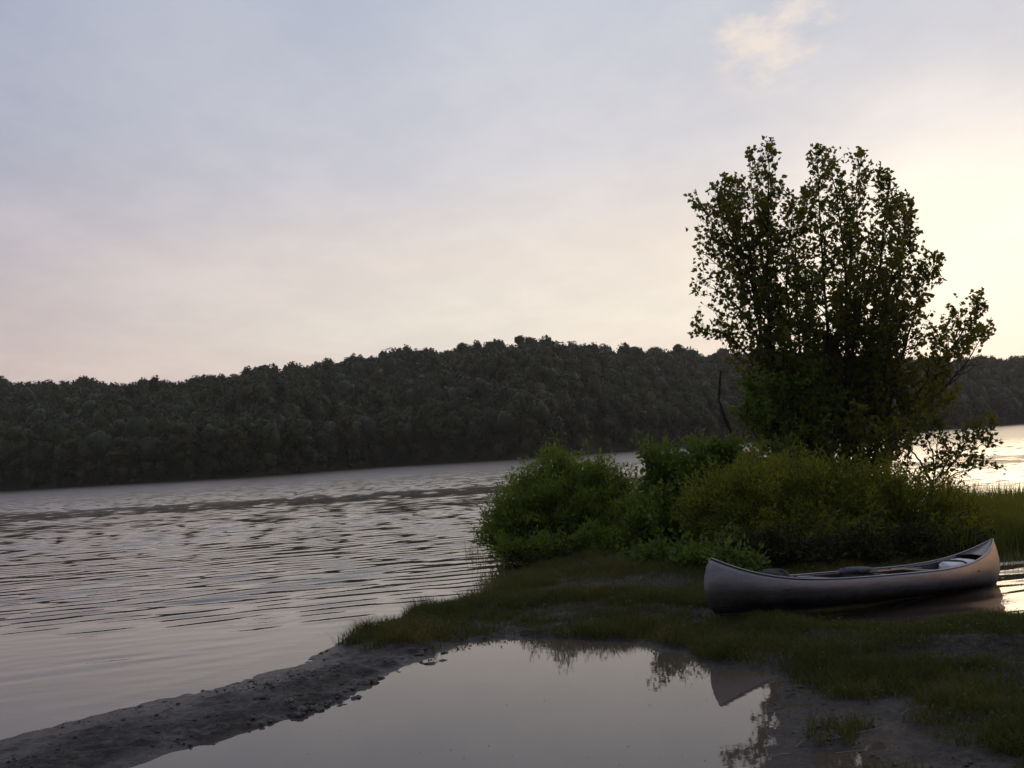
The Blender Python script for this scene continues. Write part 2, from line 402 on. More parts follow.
# ------------------------------------------------------------------ far hill and its wood
hu = [-1.2, -0.51, -0.36, -0.25, -0.13, 0.03, 0.13, 0.45, 0.51, 0.8, 1.2]
hd = [240, 207, 196, 189, 226, 209, 250, 330, 375, 470, 520]
he = [96, 99, 88, 97, 106, 110, 95, 63, 62, 56, 50]
def shore_d(u): return np.interp(u, hu, hd)
def hill_h(x, y):
    u = x / y; D = shore_d(u); e = np.interp(u, hu, he)
    top = CAMH + e / FOC * (D + 105) - 11.6
    t = (y - D) / 105
    rise = np.where(t < 1, 1 - (1 - np.clip(t, 0, 1)) ** 1.7, 1 - 0.25 * sstep(1, 1.9, t))
    return np.where(t < 0, -1.0 + np.clip(1 + t * 6, -0.5, 1) * 1.0, 0.25 + top * rise) + 2.5 * fbm(N2, x, y, 0.02, 3) * sstep(0.1, 0.5, t)
uu = np.linspace(-1.15, 1.15, 150); tt = np.concatenate([np.linspace(-0.12, 0.1, 12), np.linspace(0.12, 1.9, 40)])
U_, T_ = np.meshgrid(uu, tt); hy = np.minimum(shore_d(U_) + T_ * 105, 640); hx = np.clip(U_ * hy, -495, 495)
tag(mesh("hill", np.stack([hx, hy, hill_h(hx, hy)], -1).reshape(-1, 3), grid_faces(150, len(tt)), M['hill_soil'], smooth=True),
    "long low hill behind the far shore of the lake", "hill", kind="structure")

def ico(n):
    import bmesh
    bm = bmesh.new(); bmesh.ops.create_icosphere(bm, subdivisions=n, radius=1.0)
    v = np.array([q.co[:] for q in bm.verts]); f = np.array([[w_.index for w_ in q.verts] for q in bm.faces]); bm.free()
    return v, f
ICO1, ICO2 = ico(2), ico(3)
def far_tree(seed, n, H, W, lite_=False):
    """crown of leaf clumps on a few uneven lobes, plus a trunk; local base at z=0"""
    r = np.random.default_rng(seed)
    lobes = [(0, 0, 0.60 * H, W * 0.42, 0.27 * H)]
    for k in range(5 if lite_ else 7):
        a = r.random() * 6.283; q = W * (0.16 + 0.20 * r.random())
        z = H * (0.14 + 0.70 * r.random())
        lobes.append((math.cos(a) * q, math.sin(a) * q, z, W * (0.16 + 0.12 * r.random()), H * (0.09 + 0.09 * r.random())))
    lobes_ = np.array(lobes); VS_, FS_, TS_, bb = [], [], [], 0
    ltint = 0.14 * r.normal(size=len(lobes))
    for k, l in enumerate(lobes_):
        if lite_: iv, if_ = ICO1
        else: iv, if_ = ICO2
        k3 = 1 + 0.24 * np.sin(iv @ (r.normal(size=3) * 3.0) + r.random() * 6) + (0.08 if lite_ else 0.12) * r.normal(size=len(iv))
        VS_.append(l[:3] + iv * k3[:, None] * np.array([l[3], l[3], l[4]]) * 0.82); FS_.append(if_ + bb); bb += len(iv)
        TS_.append(np.clip(0.26 + ltint[k] + 0.13 * r.normal(size=len(iv)), 0, 0.75))
    w = lobes_[:, 3] ** 1.6; w /= w.sum()
    li = r.choice(len(lobes), n, p=w); Lb = lobes_[li]
    d = norm(r.normal(size=(n, 3)) + [0, 0, 0.25]); rad_ = (0.80 + 0.34 * r.random(n))[:, None]
    P = Lb[:, :3] + d * rad_ * np.stack([Lb[:, 3], Lb[:, 3], Lb[:, 4]], -1)
    out_n = norm(d + r.normal(size=(n, 3)) * 0.75)
    D = norm(np.cross(out_n, r.normal(size=(n, 3))))
    L = 0.30 + 0.45 * r.random(n)
    V, F = leaf_quads(P - D * L[:, None] * 0.5, D, L, L * 0.9, -0.12, r, out_n)
    shade = np.repeat(np.clip(0.33 + 0.17 * r.normal(size=n) + ltint[li], 0, 0.85), 4)
    FT = [np.vstack(FS_), F + bb]; V = np.vstack(VS_ + [V]); shade = np.concatenate(TS_ + [shade])
    if lite_: return V, FT, shade, None
    tv, tf = tubes([(np.array([[0, 0, -1.0], [0.1, 0, H * 0.3], [0, 0.1, H * 0.7]]), [0.18, 0.13, 0.05])], 5)
    idx = np.concatenate([np.zeros(len(FT[0]) + len(FT[1])), np.ones(len(tf))])
    return np.vstack([V, tv]), [FT[0], np.vstack([FT[1], tf + len(V)])], np.concatenate([shade, np.zeros(len(tv))]), idx

hr = np.random.default_rng(21)
protos = [far_tree(100 + k, 1500, 11 + 2 * hr.random(), 5.6 + 2.2 * hr.random()) for k in range(6)]
lite = [far_tree(200 + k, 640, 10.5 + 1.6 * hr.random(), 5.4 + 2.2 * hr.random(), True) for k in range(7)]
spots = []
for t in np.concatenate([[-0.004], [0.012], np.linspace(0.05, 1.22, 27)]):
    u = -0.80 + hr.random() * 0.01
    while u < 0.80:
        D = shore_d(u); y = D + 105 * t + hr.normal() * 1.6 * (t > 0.02); x = u * y
        if abs(x) < 480: spots.append((x, y, t))
        u += (4.3 + 2.0 * hr.random()) / y
spots = np.array(spots); sz = hill_h(spots[:, 0], spots[:, 1])
pu = spots[:, 0] / spots[:, 1]
front = (spots[:, 2] < 0.02) & (spots[:, 2] > 0) & (np.arange(len(spots)) % 2 == 0) & (np.abs(pu) < 0.53)
# trees that stand out on the skyline
stand = [(18, 384, 0), (105, 381, 1), (200, 370, 2), (258, 362, 0), (430, 346, 3), (466, 343, 1), (496, 338, 4), (528, 337, 2), (548, 338, 5), (590, 346, 3), (627, 343, 0), (655, 342, 4), (680, 339, 1)]
FAR_GROUP_A = "trees standing along the far waterline"
FAR_GROUP_B = "taller trees along the far ridge"
first = {}
def far_copy(k, x, y, z, s, rz, name, label, group, tint_shift):
    key = (name, k, tint_shift)
    V, F, T, I = protos[k]
    if key not in first:
        o = mesh(name, V, F, [M['far_leaf'], M['bark']], tint=np.clip(T + tint_shift, 0, 1), mat_idx=I); first[key] = o
    else:
        o = first[key].copy(); COL.objects.link(o)
    o.location = (float(x), float(y), float(z)); o.scale = (s, s, s * (0.9 + 0.2 * hr.random())); o.rotation_euler = (0, 0, rz)
    return tag(o, label, "tree", group)
for i in np.where(front)[0]:
    x, y, t = spots[i]
    far_copy(int(hr.integers(6)), x, y, max(sz[i], 0.1), 0.72 + 0.4 * hr.random(), 6.28 * hr.random(), "shore_tree",
             "dark leafy tree standing right at the far waterline below the wooded hill", FAR_GROUP_A, (-0.1, 0.0, 0.12, 0.28)[int(hr.integers(4))])
for px, py, k in stand:
    u = (ray(px, py)[0]) / ray(px, py)[1]; y = shore_d(u) + 105 * 0.98; q = at(px, py, y)
    zb = float(hill_h(np.array([q[0]]), np.array([y]))[0]); Ht = protos[k][0][:, 2].max()
    s = min(max((q[2] - zb) / Ht, 0.60), 1.08)
    far_copy(k, q[0], y, zb, s, 6.28 * hr.random(), "ridge_tree",
             "dark tree crown standing a little above its neighbours on the far wooded skyline", FAR_GROUP_B, 0.0)
VS, FS, FS2, TS, b = [], [], [], [], 0
for i in np.where(~front)[0]:
    x, y, t = spots[i]
    V, F, T, I = lite[int(hr.integers(7))]
    nv = len(V)
    s = (0.86 + 0.22 * hr.random()) * (0.45 if t < 0 else 1.0); a = 6.28 * hr.random(); c_, s_ = math.cos(a) * s, math.sin(a) * s
    W = np.stack([V[:, 0] * c_ - V[:, 1] * s_ + x, V[:, 0] * s_ + V[:, 1] * c_ + y, V[:, 2] * s * (0.85 + 0.3 * hr.random()) + sz[i] - 0.3], -1)
    VS.append(W); FS.append(F[0] + b); FS2.append(F[1] + b); b += nv
    sh = hr.choice([-0.2, -0.1, 0.0, 0.08, 0.2, 0.42], p=[.2, .25, .25, .15, .1, .05])
    TS.append(np.clip(T + sh, 0, 1))
tag(mesh("woodland", np.concatenate(VS), [np.concatenate(FS), np.concatenate(FS2)], M['far_leaf'], tint=np.concatenate(TS)),
    "dense dark deciduous wood covering the far hill", "woodland", kind="stuff")

# ------------------------------------------------------------------ near vegetation
def grow_tree(name, label, cat, base, stems, leaf_m, seed, envelope=None, plane_d=None, br_len=0.85, leaf=(0.075, 0.11), dens=1.0, r0=0.045, lw=0.78, start=0.22, twl=0.30):
    """stems: list of world polylines; recursive side branches and twigs carry the leaves"""
    r = np.random.default_rng(seed)
    root = empty(name, base, label, cat)
    base = np.asarray(base)
    lines, LP, LD, LT = [], [], [], []
    def twig(P, d, ln, shade):
        n = 5
        side = norm(r.normal(size=3) * 0.25 + [0, 0, 0.15])
        pts = np.array([P + d * ln * t + side * ln * 0.25 * t * t for t in np.linspace(0, 1, n)])
        lines.append((pts, np.linspace(0.0055, 0.002, n)))
        m_ = max(3, int(ln / 0.034 * dens))
        ts = r.random(m_) * 0.95 + 0.05
        p = P + d * ln * ts[:, None] + side * ln * 0.25 * (ts ** 2)[:, None]
        LP.append(p + r.normal(size=(m_, 3)) * 0.015)
        LD.append(norm(d * 0.5 + r.normal(size=(m_, 3)) * 0.75 + [0, 0, -0.15]))
        LT.append(np.clip(shade + 0.15 * r.normal(size=m_), 0, 1))
    for P in stems:
        n = 26
        C = spline(P, n); C += np.cumsum(r.normal(size=C.shape) * 0.011, 0)
        seg = np.linalg.norm(np.diff(C, axis=0), axis=1); Lt = seg.sum()
        R = r0 * (Lt / 6.0) ** 0.6 * (1 - 0.88 * np.linspace(0, 1, n) ** 0.85)
        lines.append((C, R))
        T = norm(np.gradient(C, axis=0))
        nb = int(Lt / 0.115)
        for k in range(nb):
            t = start + (1 - start) * (k + r.random()) / nb
            i = min(int(t * (n - 1)), n - 2); p = C[i] + (C[i + 1] - C[i]) * (t * (n - 1) - i)
            ln = br_len * (0.16 + 0.84 * (1 - t) ** 0.75) * (0.55 + 0.7 * r.random())
            a = norm(np.cross(T[i], r.normal(size=3)))
            d0 = norm(T[i] * 0.6 + a * 1.0)
            m_ = 7; pts = [p]; d = d0
            for q in range(m_):
                d = norm(d + np.array([0, 0, 0.16]) + r.normal(size=3) * 0.10); pts.append(pts[-1] + d * ln / m_)
            pts = np.array(pts)
            lines.append((pts, np.linspace(max(0.004, min(R[i] * 0.55, 0.014)), 0.003, m_ + 1)))
            shade = 0.42 + 0.2 * r.normal()
            nt_ = max(2, int(ln / 0.11))
            for q in range(nt_):
                s = 0.2 + 0.8 * (q + r.random()) / nt_
                j = min(int(s * m_), m_ - 1); pp = pts[j] + (pts[j + 1] - pts[j]) * (s * m_ - j)
                dd = norm(norm(pts[j + 1] - pts[j]) * 0.8 + norm(r.normal(size=3)) * 0.75)
                twig(pp, dd, twl * (0.5 + 0.7 * r.random()), shade)
            twig(pts[-1], norm(pts[-1] - pts[-2]), twl * 0.8, shade)
        twig(C[-1] - T[-1] * 0.15, T[-1], twl, 0.5)
    LP = np.concatenate(LP); LD = np.concatenate(LD); LT = np.concatenate(LT)
    ok = np.ones(len(LP), bool)
    if envelope is not None:             # natural outline of this tree, in its own upright plane
        e = np.array([at(x, y, plane_d)[[0, 2]] for x, y in envelope])
        sd = signed_dist(e, LP[:, 0] * plane_d / LP[:, 1], CAMH + (LP[:, 2] - CAMH) * plane_d / LP[:, 1])
        ok = sd > 0.0 - 0.14 * r.random(len(LP)) ** 2.2
        keepl = []
        for Pl, Rl in lines:
            s = signed_dist(e, Pl[-1:, 0] * plane_d / Pl[-1:, 1], CAMH + (Pl[-1:, 2] - CAMH) * plane_d / Pl[-1:, 1])
            if Rl[0] > 0.016 or s[0] > (0.0 if Rl[0] < 0.0058 else -0.35): keepl.append((Pl, Rl))
        lines = keepl
    LP, LD, LT = LP[ok], LD[ok], LT[ok]
    L = leaf[0] + (leaf[1] - leaf[0]) * r.random(len(LP))
    V, F = leaf_quads(LP, LD, L, L * lw, 0.16, r)
    mesh("crown", V - base, F, leaf_m, root, tint=np.repeat(LT, 4))
    big = [l for l in lines if l[1][0] > 0.011]; small = [l for l in lines if l[1][0] <= 0.011]
    tv, tf = tubes(big, 7); sv, sf = tubes(small, 3)
    mesh("trunk", np.vstack([tv, sv]) - base, np.vstack([tf, sf + len(tv)]), M['bark'], root, smooth=True)
    return root

def shrub(name, label, cat, base, lobes, leaf_m, seed, n_stems=300, per=44, leaf=(0.05, 0.09), lw=0.3, spread=0.06, up=0.45, tint=0.42, group=None, frm=0.25):
    """many thin stems fan out of the ground into uneven lobes; leaves sit along them"""
    r = np.random.default_rng(seed)
    root = empty(name, base, label, cat, group); base = np.asarray(base, float)
    Lb = np.array(lobes, float)
    w = Lb[:, 3] * Lb[:, 4] * Lb[:, 5]; w = w ** 0.7; w /= w.sum()
    li = r.choice(len(Lb), n_stems, p=w); B = Lb[li]
    d = norm(r.normal(size=(n_stems, 3))); d[:, 2] = np.where(r.random(n_stems) < 0.72, np.abs(d[:, 2]), d[:, 2])
    E = B[:, :3] + d * B[:, 3:6] * (0.45 + 0.62 * r.random(n_stems)[:, None] ** 0.7)
    nb = max(14, n_stems // 14); bi = r.integers(0, n_stems, nb); pick = bi[r.integers(0, nb, n_stems)]
    bun = r.random(n_stems) < 0.72
    E = np.where(bun[:, None], E[pick] + r.normal(size=E.shape) * 0.13, E); B = np.where(bun[:, None], B[pick], B)
    wild = r.random(n_stems) < 0.09
    E = np.where(wild[:, None], B[:, :3] + (E - B[:, :3]) * (1.18 + 0.2 * r.random((n_stems, 1))), E)
    lines, LP, LD, LT = [], [], [], []
    for k in range(n_stems):
        s0 = np.array([B[k, 0] + r.normal() * B[k, 3] * 0.35, B[k, 1] + r.normal() * B[k, 4] * 0.35, base[2] - 0.05])
        e = E[k]; mid_ = s0 + (e - s0) * 0.5 + np.array([0, 0, 0.16 * np.linalg.norm(e - s0)]) * (0.3 + r.random())
        C = spline([s0, mid_, e], 9)
        lines.append((C, np.linspace(0.009, 0.002, 9)))
        ln = np.linalg.norm(e - s0)
        m_ = int(per * (0.6 + 0.5 * ln) * (0.6 if wild[k] else 1.0) * (0.25 if r.random() < 0.06 else 1.0))
        t = frm + (1 - frm) * r.random(m_) ** 0.75
        i = np.minimum((t * 8).astype(int), 7); f = (t * 8 - i)[:, None]
        p = C[i] + (C[i + 1] - C[i]) * f; T = norm(C[i + 1] - C[i])
        q = r.normal(size=(m_, 3)) * spread * (1.15 - 0.65 * t)[:, None]
        LP.append(p + q); LD.append(norm(T * up + norm(q) * 0.55 + r.normal(size=(m_, 3)) * 0.45 + [0, 0, 0.12]))
        LT.append(np.clip(tint + 0.20 * r.normal() + 0.12 * r.normal(size=m_) + 0.10 * (t - 0.6), 0, 1))
    LP = np.concatenate(LP); LD = np.concatenate(LD); LT = np.concatenate(LT)
    L = leaf[0] * 0.8 + (leaf[1] * 1.15 - leaf[0] * 0.8) * r.random(len(LP)) ** 1.3
    V, F = leaf_quads(LP, LD, L, L * lw, 0.15, r)
    mesh("foliage", V - base, F, leaf_m, root, tint=np.repeat(LT, 4))
    tv, tf = tubes(lines, 4)
    mesh("stems", tv - base, tf, M['bark'], root, smooth=True)
    return root

def lobe(px, py, d, rx, ry, rz):
    c = at(px, py, d); s = d / FOC
    return (c[0], c[1], c[2], rx * s, ry, rz * s)
def gz(px, d):
    u = ray(px, 560); x = u[0] / u[1] * d
    z = float(ground_h(np.array([x]), np.array([float(d)]))[0][0]); return np.array([x, d, max(z, 0.02)])

# the tall tree
TD = 21.0
tr = np.random.default_rng(8)
def stem(pts, tip_off):
    n = len(pts); out_ = []
    for i, (x, y) in enumerate(pts):
        out_.append(at(x, y, TD + tip_off * (i / (n - 1)) ** 1.3 + 0.15 * tip_off))
    return np.array(out_)
S = [([(800, 536), (784, 470), (775, 420), (766, 355), (756, 290), (738, 240), (700, 204)], 0.4),
     ([(800, 536), (784, 470), (776, 420), (769, 340), (766, 260), (769, 200), (769, 147)], -0.3),
     ([(770, 350), (768, 300), (757, 225), (753, 160)], 0.8),
     ([(815, 536), (808, 440), (801, 340), (797, 260), (802, 196)], 0.9),
     ([(825, 536), (830, 440), (826, 320), (820, 230), (816, 152)], -0.6),
     ([(832, 536), (845, 420), (846, 310), (842, 230), (830, 156)], 0.5),
     ([(838, 536), (848, 420), (848, 320), (850, 230), (861, 154)], 1.0),
     ([(842, 536), (864, 420), (872, 320), (880, 235), (888, 180)], -0.7),
     ([(846, 536), (875, 430), (893, 340), (904, 265), (909, 205)], 0.6),
     ([(850, 536), (885, 430), (908, 350), (924, 295), (938, 262)], -0.5),
     ([(852, 536), (890, 440), (932, 375), (964, 335), (979, 298)], 0.3),
     ([(856, 520), (900, 440), (940, 392), (968, 362), (987, 332)], 1.0),
     ([(772, 410), (758, 370), (728, 336), (694, 327)], 0.2),
     ([(767, 360), (748, 325), (722, 298), (700, 284)], -0.6),
     ([(762, 320), (742, 280), (716, 262), (699, 250)], 0.7),
     ([(757, 295), (740, 255), (722, 222), (716, 184)], -0.7),
     ([(756, 290), (748, 245), (742, 210), (739, 182)], 0.4),
     ([(846, 440), (850, 370), (858, 320), (862, 265)], -1.1),
     ([(818, 460), (812, 390), (812, 330), (808, 280)], -1.2),
     ([(850, 480), (880, 440), (915, 415), (945, 405)], -0.8),
     ([(784, 470), (782, 430), (790, 380), (785, 330)], -1.0),
     ([(870, 440), (885, 385), (893, 345), (915, 310)], -1.0),
     ([(838, 530), (825, 480), (812, 455), (798, 440)], -1.1), ([(845, 530), (862, 480), (880, 455), (902, 440)], -1.2),
     ([(842, 530), (848, 480), (852, 445), (858, 415)], -1.4), ([(836, 520), (818, 460), (806, 430), (790, 412)], -0.7),
    
     ([(840, 525), (836, 470), (830, 440), (826, 405)], 1.2),
     ([(846, 440), (838, 400), (832, 355), (840, 300)], 1.3),
     ([(800, 460), (790, 400), (782, 350), (783, 300)], 1.2), ([(812, 500), (798, 420), (789, 340), (785, 270), (790, 212)], -0.4),
     ([(860, 440), (878, 380), (885, 310), (895, 240), (898, 200)], 1.1)]
ENV = [(752, 440), (738, 405), (726, 378), (702, 350), (686, 329), (699, 316), (693, 300), (696, 280), (697, 262), (706, 250), (693, 235), (683, 207),
       (696, 188), (716, 177), (738, 179), (752, 192), (757, 206), (756, 185), (751, 165), (748, 150), (757, 152), (764, 143), (776, 142), (784, 165), (792, 180),
       (794, 212), (800, 210), (802, 192), (808, 178), (804, 156), (814, 145), (830, 149), (838, 166), (842, 150), (860, 149), (868, 164), (880, 165),
       (890, 176), (898, 195), (910, 199), (916, 218), (924, 236), (930, 236), (941, 257), (938, 272), (944, 280), (934, 300), (928, 312), (945, 304),
       (957, 312), (956, 299), (966, 310), (979, 288), (986, 308), (996, 330), (986, 344), (964, 352), (946, 362), (956, 380), (962, 408), (968, 440), (900, 480), (780, 480)]
grow_tree("tree", "tall many stemmed leafy tree rising above the shrubs behind the canoe", "tree", gz(828, TD),
          [stem(p_, o_) for p_, o_ in S], M['tree_leaf'], 31, ENV, TD, br_len=0.98, leaf=(0.075, 0.125), dens=0.82, r0=0.05, start=0.17)

# round green young tree in front of it
d_ = 20.2
S2 = [[at(798, 530, d_), at(792, 470, d_), at(784, 420, d_ - 0.1), at(775, 384, d_ - 0.3)], [at(798, 530, d_), at(796, 460, d_), at(800, 410, d_), at(808, 372, d_ - 0.3)],
      [at(797, 500, d_), at(780, 445, d_), at(762, 415, d_ - 0.3), at(752, 392, d_ - 0.4)], [at(798, 490, d_), at(808, 440, d_), at(822, 415, d_ + 0.3), at(832, 400, d_ + 0.2)],
      [at(795, 470, d_), at(788, 425, d_ + 0.4), at(790, 390, d_ + 0.6), at(792, 374, d_ + 0.6)], [at(797, 485, d_), at(775, 440, d_ + .4), at(758, 425, d_ + .5), at(746, 415, d_ + 0.5)]]
grow_tree("young_tree", "small bushy green tree low in front of the tall tree", "tree", gz(798, d_), [np.array(s) for s in S2], M['broad_leaf'], 41,
          None, None, br_len=0.75, leaf=(0.08, 0.12), dens=1.5, r0=0.05, lw=0.6, start=0.30, twl=0.26)

# slender sapling leaning out over the water at the right
d_ = 18.6
S3 = [[at(918, 545, d_), at(930, 500, d_), at(946, 462, d_), at(968, 436, d_), at(990, 428, d_)], [at(932, 498, d_), at(950, 478, d_ - .2), at(972, 470, d_ - .3), at(994, 466, d_ - .4)],
      [at(925, 515, d_), at(935, 470, d_ + .3), at(938, 440, d_ + .4), at(945, 420, d_ + .4)], [at(935, 490, d_), at(915, 455, d_ - .2), at(896, 440, d_ - .4), at(882, 432, d_ - .4)],
      [at(940, 478, d_), at(962, 455, d_ + .2), at(978, 446, d_ + .4), at(990, 444, d_ + .3)], [at(928, 505, d_), at(912, 478, d_ - .3), at(890, 465, d_ - .4), at(878, 462, d_ - .3)],
      [at(936, 470, d_ + .2), at(925, 440, d_ + .4), at(912, 420, d_ + .3)]]
grow_tree("sapling", "thin leaning sapling with sparse leaves over the water at the shrubs' edge", "sapling", gz(918, d_), [np.array(s) for s in S3], M['tree_leaf'], 43,
          None, None, br_len=0.5, leaf=(0.07, 0.11), dens=0.85, r0=0.05, lw=0.7, start=0.3, twl=0.22)

# bare snag
d_ = 23.0
pts = spline([at(752, 532, d_), at(742, 470, d_), at(735, 443, d_), at(722, 410, d_ - .1), at(719, 395, d_), at(721, 371, d_)], 24)
pts += np.random.default_rng(2).normal(size=pts.shape) * 0.008
tv, tf = tubes([(pts, np.linspace(0.055, 0.022, 24)), (spline([pts[12], pts[12] + [-0.10, 0, 0.12], pts[12] + [-0.13, 0, 0.25]], 6), np.linspace(0.02, 0.006, 6)),
                (spline([pts[18], pts[18] + [0.06, 0, 0.09], pts[18] + [0.07, 0.02, 0.17]], 6), np.linspace(0.014, 0.005, 6))], 7)
tag(mesh("dead_snag", tv, tf, M['dead_wood'], smooth=True), "bare crooked dead stem standing between the bushes against the far shore", "dead tree")

# shrubs
shrub("willow_shrub", "rounded willow shrub at the lake edge, left end of the spit's bushes", "shrub", gz(572, 20.4),
      [lobe(566, 503, 20.4, 64, 1.1, 53), lobe(520, 513, 20.2, 38, 0.8, 45), lobe(608, 510, 20.6, 30, 0.8, 50), lobe(560, 478, 20.7, 40, 0.8, 32),
       lobe(603, 482, 20.7, 28, 0.7, 30), lobe(512, 532, 19.9, 26, 0.6, 26), lobe(560, 530, 19.7, 62, 0.6, 34), lobe(618, 535, 19.6, 40, 0.5, 34), lobe(640, 522, 19.4, 26, 0.5, 34), lobe(520, 552, 18.9, 26, 0.4, 24), lobe(562, 550, 18.9, 50, 0.45, 22), lobe(610, 552, 18.7, 40, 0.4, 20)], M['willow_leaf'], 51, 1150, 44, (0.07, 0.115), 0.28, 0.065, 0.5)
shrub("broadleaf_shrub", "dark broad leaved bush between the willow shrub and the yellowish bushes", "shrub", gz(680, 19.0),
      [lobe(690, 475, 19.0, 42, 0.8, 36), lobe(664, 478, 18.8, 24, 0.5, 38), lobe(665, 515, 18.3, 32, 0.6, 34), lobe(725, 470, 19.3, 34, 0.6, 28), lobe(700, 525, 18.2, 44, 0.5, 40), lobe(765, 462, 19.6, 40, 0.6, 26)],
      M['broad_leaf'], 53, 480, 34, (0.085, 0.135), 0.55, 0.09, 0.35)
shrub("goldenrod_clump", "wide feathery yellow green clump of tall weeds right behind the canoe", "shrub", gz(770, 17.2),
      [lobe(745, 500, 17.1, 56, 0.7, 42), lobe(800, 502, 17.3, 60, 0.75, 44), lobe(712, 512, 17.0, 34, 0.6, 40), lobe(770, 535, 16.6, 84, 0.5, 36), lobe(850, 505, 17.4, 52, 0.7, 46), lobe(770, 475, 17.8, 50, 0.6, 24), lobe(840, 540, 16.6, 60, 0.5, 34)],
      M['gold_leaf'], 55, 1300, 46, (0.06, 0.10), 0.26, 0.06, 0.75, 0.42)
shrub("yellow_bush", "yellowish bush beside the leaning sapling, behind the canoe's raised right end", "shrub", gz(915, 17.4),
      [lobe(905, 500, 17.4, 50, 0.7, 44), lobe(860, 490, 17.9, 50, 0.6, 32), lobe(948, 520, 17.3, 38, 0.6, 36), lobe(880, 515, 17.2, 40, 0.6, 46), lobe(925, 540, 16.9, 50, 0.5, 26), lobe(968, 532, 17.3, 24, 0.5, 26)],
      M['gold_leaf'], 57, 620, 46, (0.06, 0.10), 0.28, 0.06, 0.6, 0.52)
shrub("shade_foliage", "low foliage coloured dark as the deep shade beneath the yellow green clump, just behind the canoe", "shade_foliage", gz(840, 15.7),
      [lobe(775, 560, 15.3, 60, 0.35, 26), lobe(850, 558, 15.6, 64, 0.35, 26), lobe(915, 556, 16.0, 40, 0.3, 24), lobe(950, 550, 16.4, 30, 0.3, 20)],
      M['shade_leaf'], 61, 420, 30, (0.06, 0.11), 0.45, 0.07, 0.4, 0.4)  # dark leaves paint the shade under the clump's canopy
shrub("low_weeds", "low bright green leafy weeds at the bow end of the canoe", "weeds", gz(672, 16.0),
      [lobe(665, 556, 16.2, 30, 0.4, 15), lobe(702, 560, 15.4, 30, 0.45, 17), lobe(738, 566, 14.7, 26, 0.35, 13), lobe(640, 560, 16.4, 24, 0.4, 12)],
      M['broad_leaf'], 59, 170, 24, (0.07, 0.12), 0.5, 0.08, 0.4, 0.16)

# blades
def blades(P, h, w, lean, r):
    n = len(P)
    a = r.random(n) * 6.283; side = np.stack([np.cos(a), np.sin(a), np.zeros(n)], -1)
    b_ = r.random(n) * 6.283; ln = np.stack([np.cos(b_), np.sin(b_), np.zeros(n)], -1) * (lean * r.random(n) * h)[:, None]
    up = np.stack([np.zeros(n), np.zeros(n), h], -1); w = w[:, None]
    V = np.stack([P - side * w / 2, P + side * w / 2, P + up * 0.55 + ln * 0.35 + side * w * 0.36, P + up * 0.55 + ln * 0.35 - side * w * 0.36, P + up + ln], 1).reshape(-1, 3)
    i = np.arange(n)[:, None] * 5
    return V, [i + np.array([[0, 1, 2, 3]]), i + np.array([[3, 2, 4]])]

gr = np.random.default_rng(77)
n = 1200000
qx = gr.uniform(-5, 9.5, n); qy = gr.uniform(5.0, 21.5, n)
z_, s_, sp_ = ground_h(qx, qy)
belt = signed_dist([g(x, y, 0.15) for x, y in ((345, 634), (372, 622), (430, 604), (492, 592), (506, 572), (530, 552), (660, 535), (980, 545), (1100, 545), (1150, 790), (1040, 775),
                                           (985, 745), (930, 712), (880, 690), (820, 682), (760, 678), (700, 662), (640, 650), (560, 642), (490, 639), (455, 642), (400, 640))], qx, qy)
dirt = signed_dist([g(x, y, 0.2) for x, y in ((500, 598), (540, 586), (600, 575), (700, 572), (715, 585), (690, 592), (600, 592), (530, 600))], qx, qy)
clump = fbm(N1, qx, qy, 1.5, 4) + 0.5 * fbm(N4, qx, qy, 5.0, 2)
dens = sstep(-0.25, 0.45, belt + 0.7 * clump) * (1 - 0.62 * sstep(-0.15, 0.2, dirt + 0.3 * clump)) * sstep(0.0, 0.12, s_) * sstep(0.02, 0.25, sp_)
dens = np.maximum(dens, 0.6 * sstep(0.22, 0.5, clump) * (sp_ > 0.2) * (qx > 1.5) * (s_ > 0.1))
dens *= np.clip(0.64 + 1.05 * clump, 0.22, 1)
ok = gr.random(n) < dens
P = np.stack([qx, qy, z_ - 0.01], -1)[ok]; cl = clump[ok]
h = (0.045 + 0.075 * gr.random(ok.sum())) * np.clip(1.0 + 1.1 * cl, 0.45, 2.0)
h *= 1 - 0.45 * sstep(0.9, 0.2, s_[ok]) * (qx[ok] > 2)
h *= 1 + 0.55 * sstep(0.55, 0.0, s_[ok]) * (qx[ok] < 2)
V, F = blades(P, h, 0.0035 + 0.0045 * gr.random(len(P)), 1.3, gr)
tnt = np.clip(0.40 + 0.16 * np.exp(-((P[:, 1] - 10.2) / 1.0) ** 2) * (P[:, 0] > 1) + 0.75 * fbm(N3, P[:, 0], P[:, 1], 0.9, 4) + 0.19 * gr.normal(size=len(P)), 0, 1)
kf_ = gr.random(len(P)) < 0.09                     # small broad weeds among the blades
lp = P[kf_] + np.stack([gr.normal(size=kf_.sum()) * .03, gr.normal(size=kf_.sum()) * .03, 0.02 + 0.07 * gr.random(kf_.sum())], -1)
lv, lf = leaf_quads(lp, gr.normal(size=lp.shape) + [0, 0, 0.4], 0.02 + 0.035 * gr.random(len(lp)), 0.012 + 0.014 * gr.random(len(lp)), 0.15, gr)
F = [np.vstack([F[0].reshape(-1, 4), lf + len(V)]), F[1].reshape(-1, 3)]; V = np.vstack([V, lv])
tg = np.concatenate([np.repeat(tnt, 5), np.repeat(np.clip(0.35 + 0.2 * gr.normal(size=len(lp)), 0, 1), 4)])
tag(mesh("grass", V, F, M['grass_blade'], tint=tg), "short rough dark grass covering the spit around the canoe and puddle", "grass", kind="stuff")

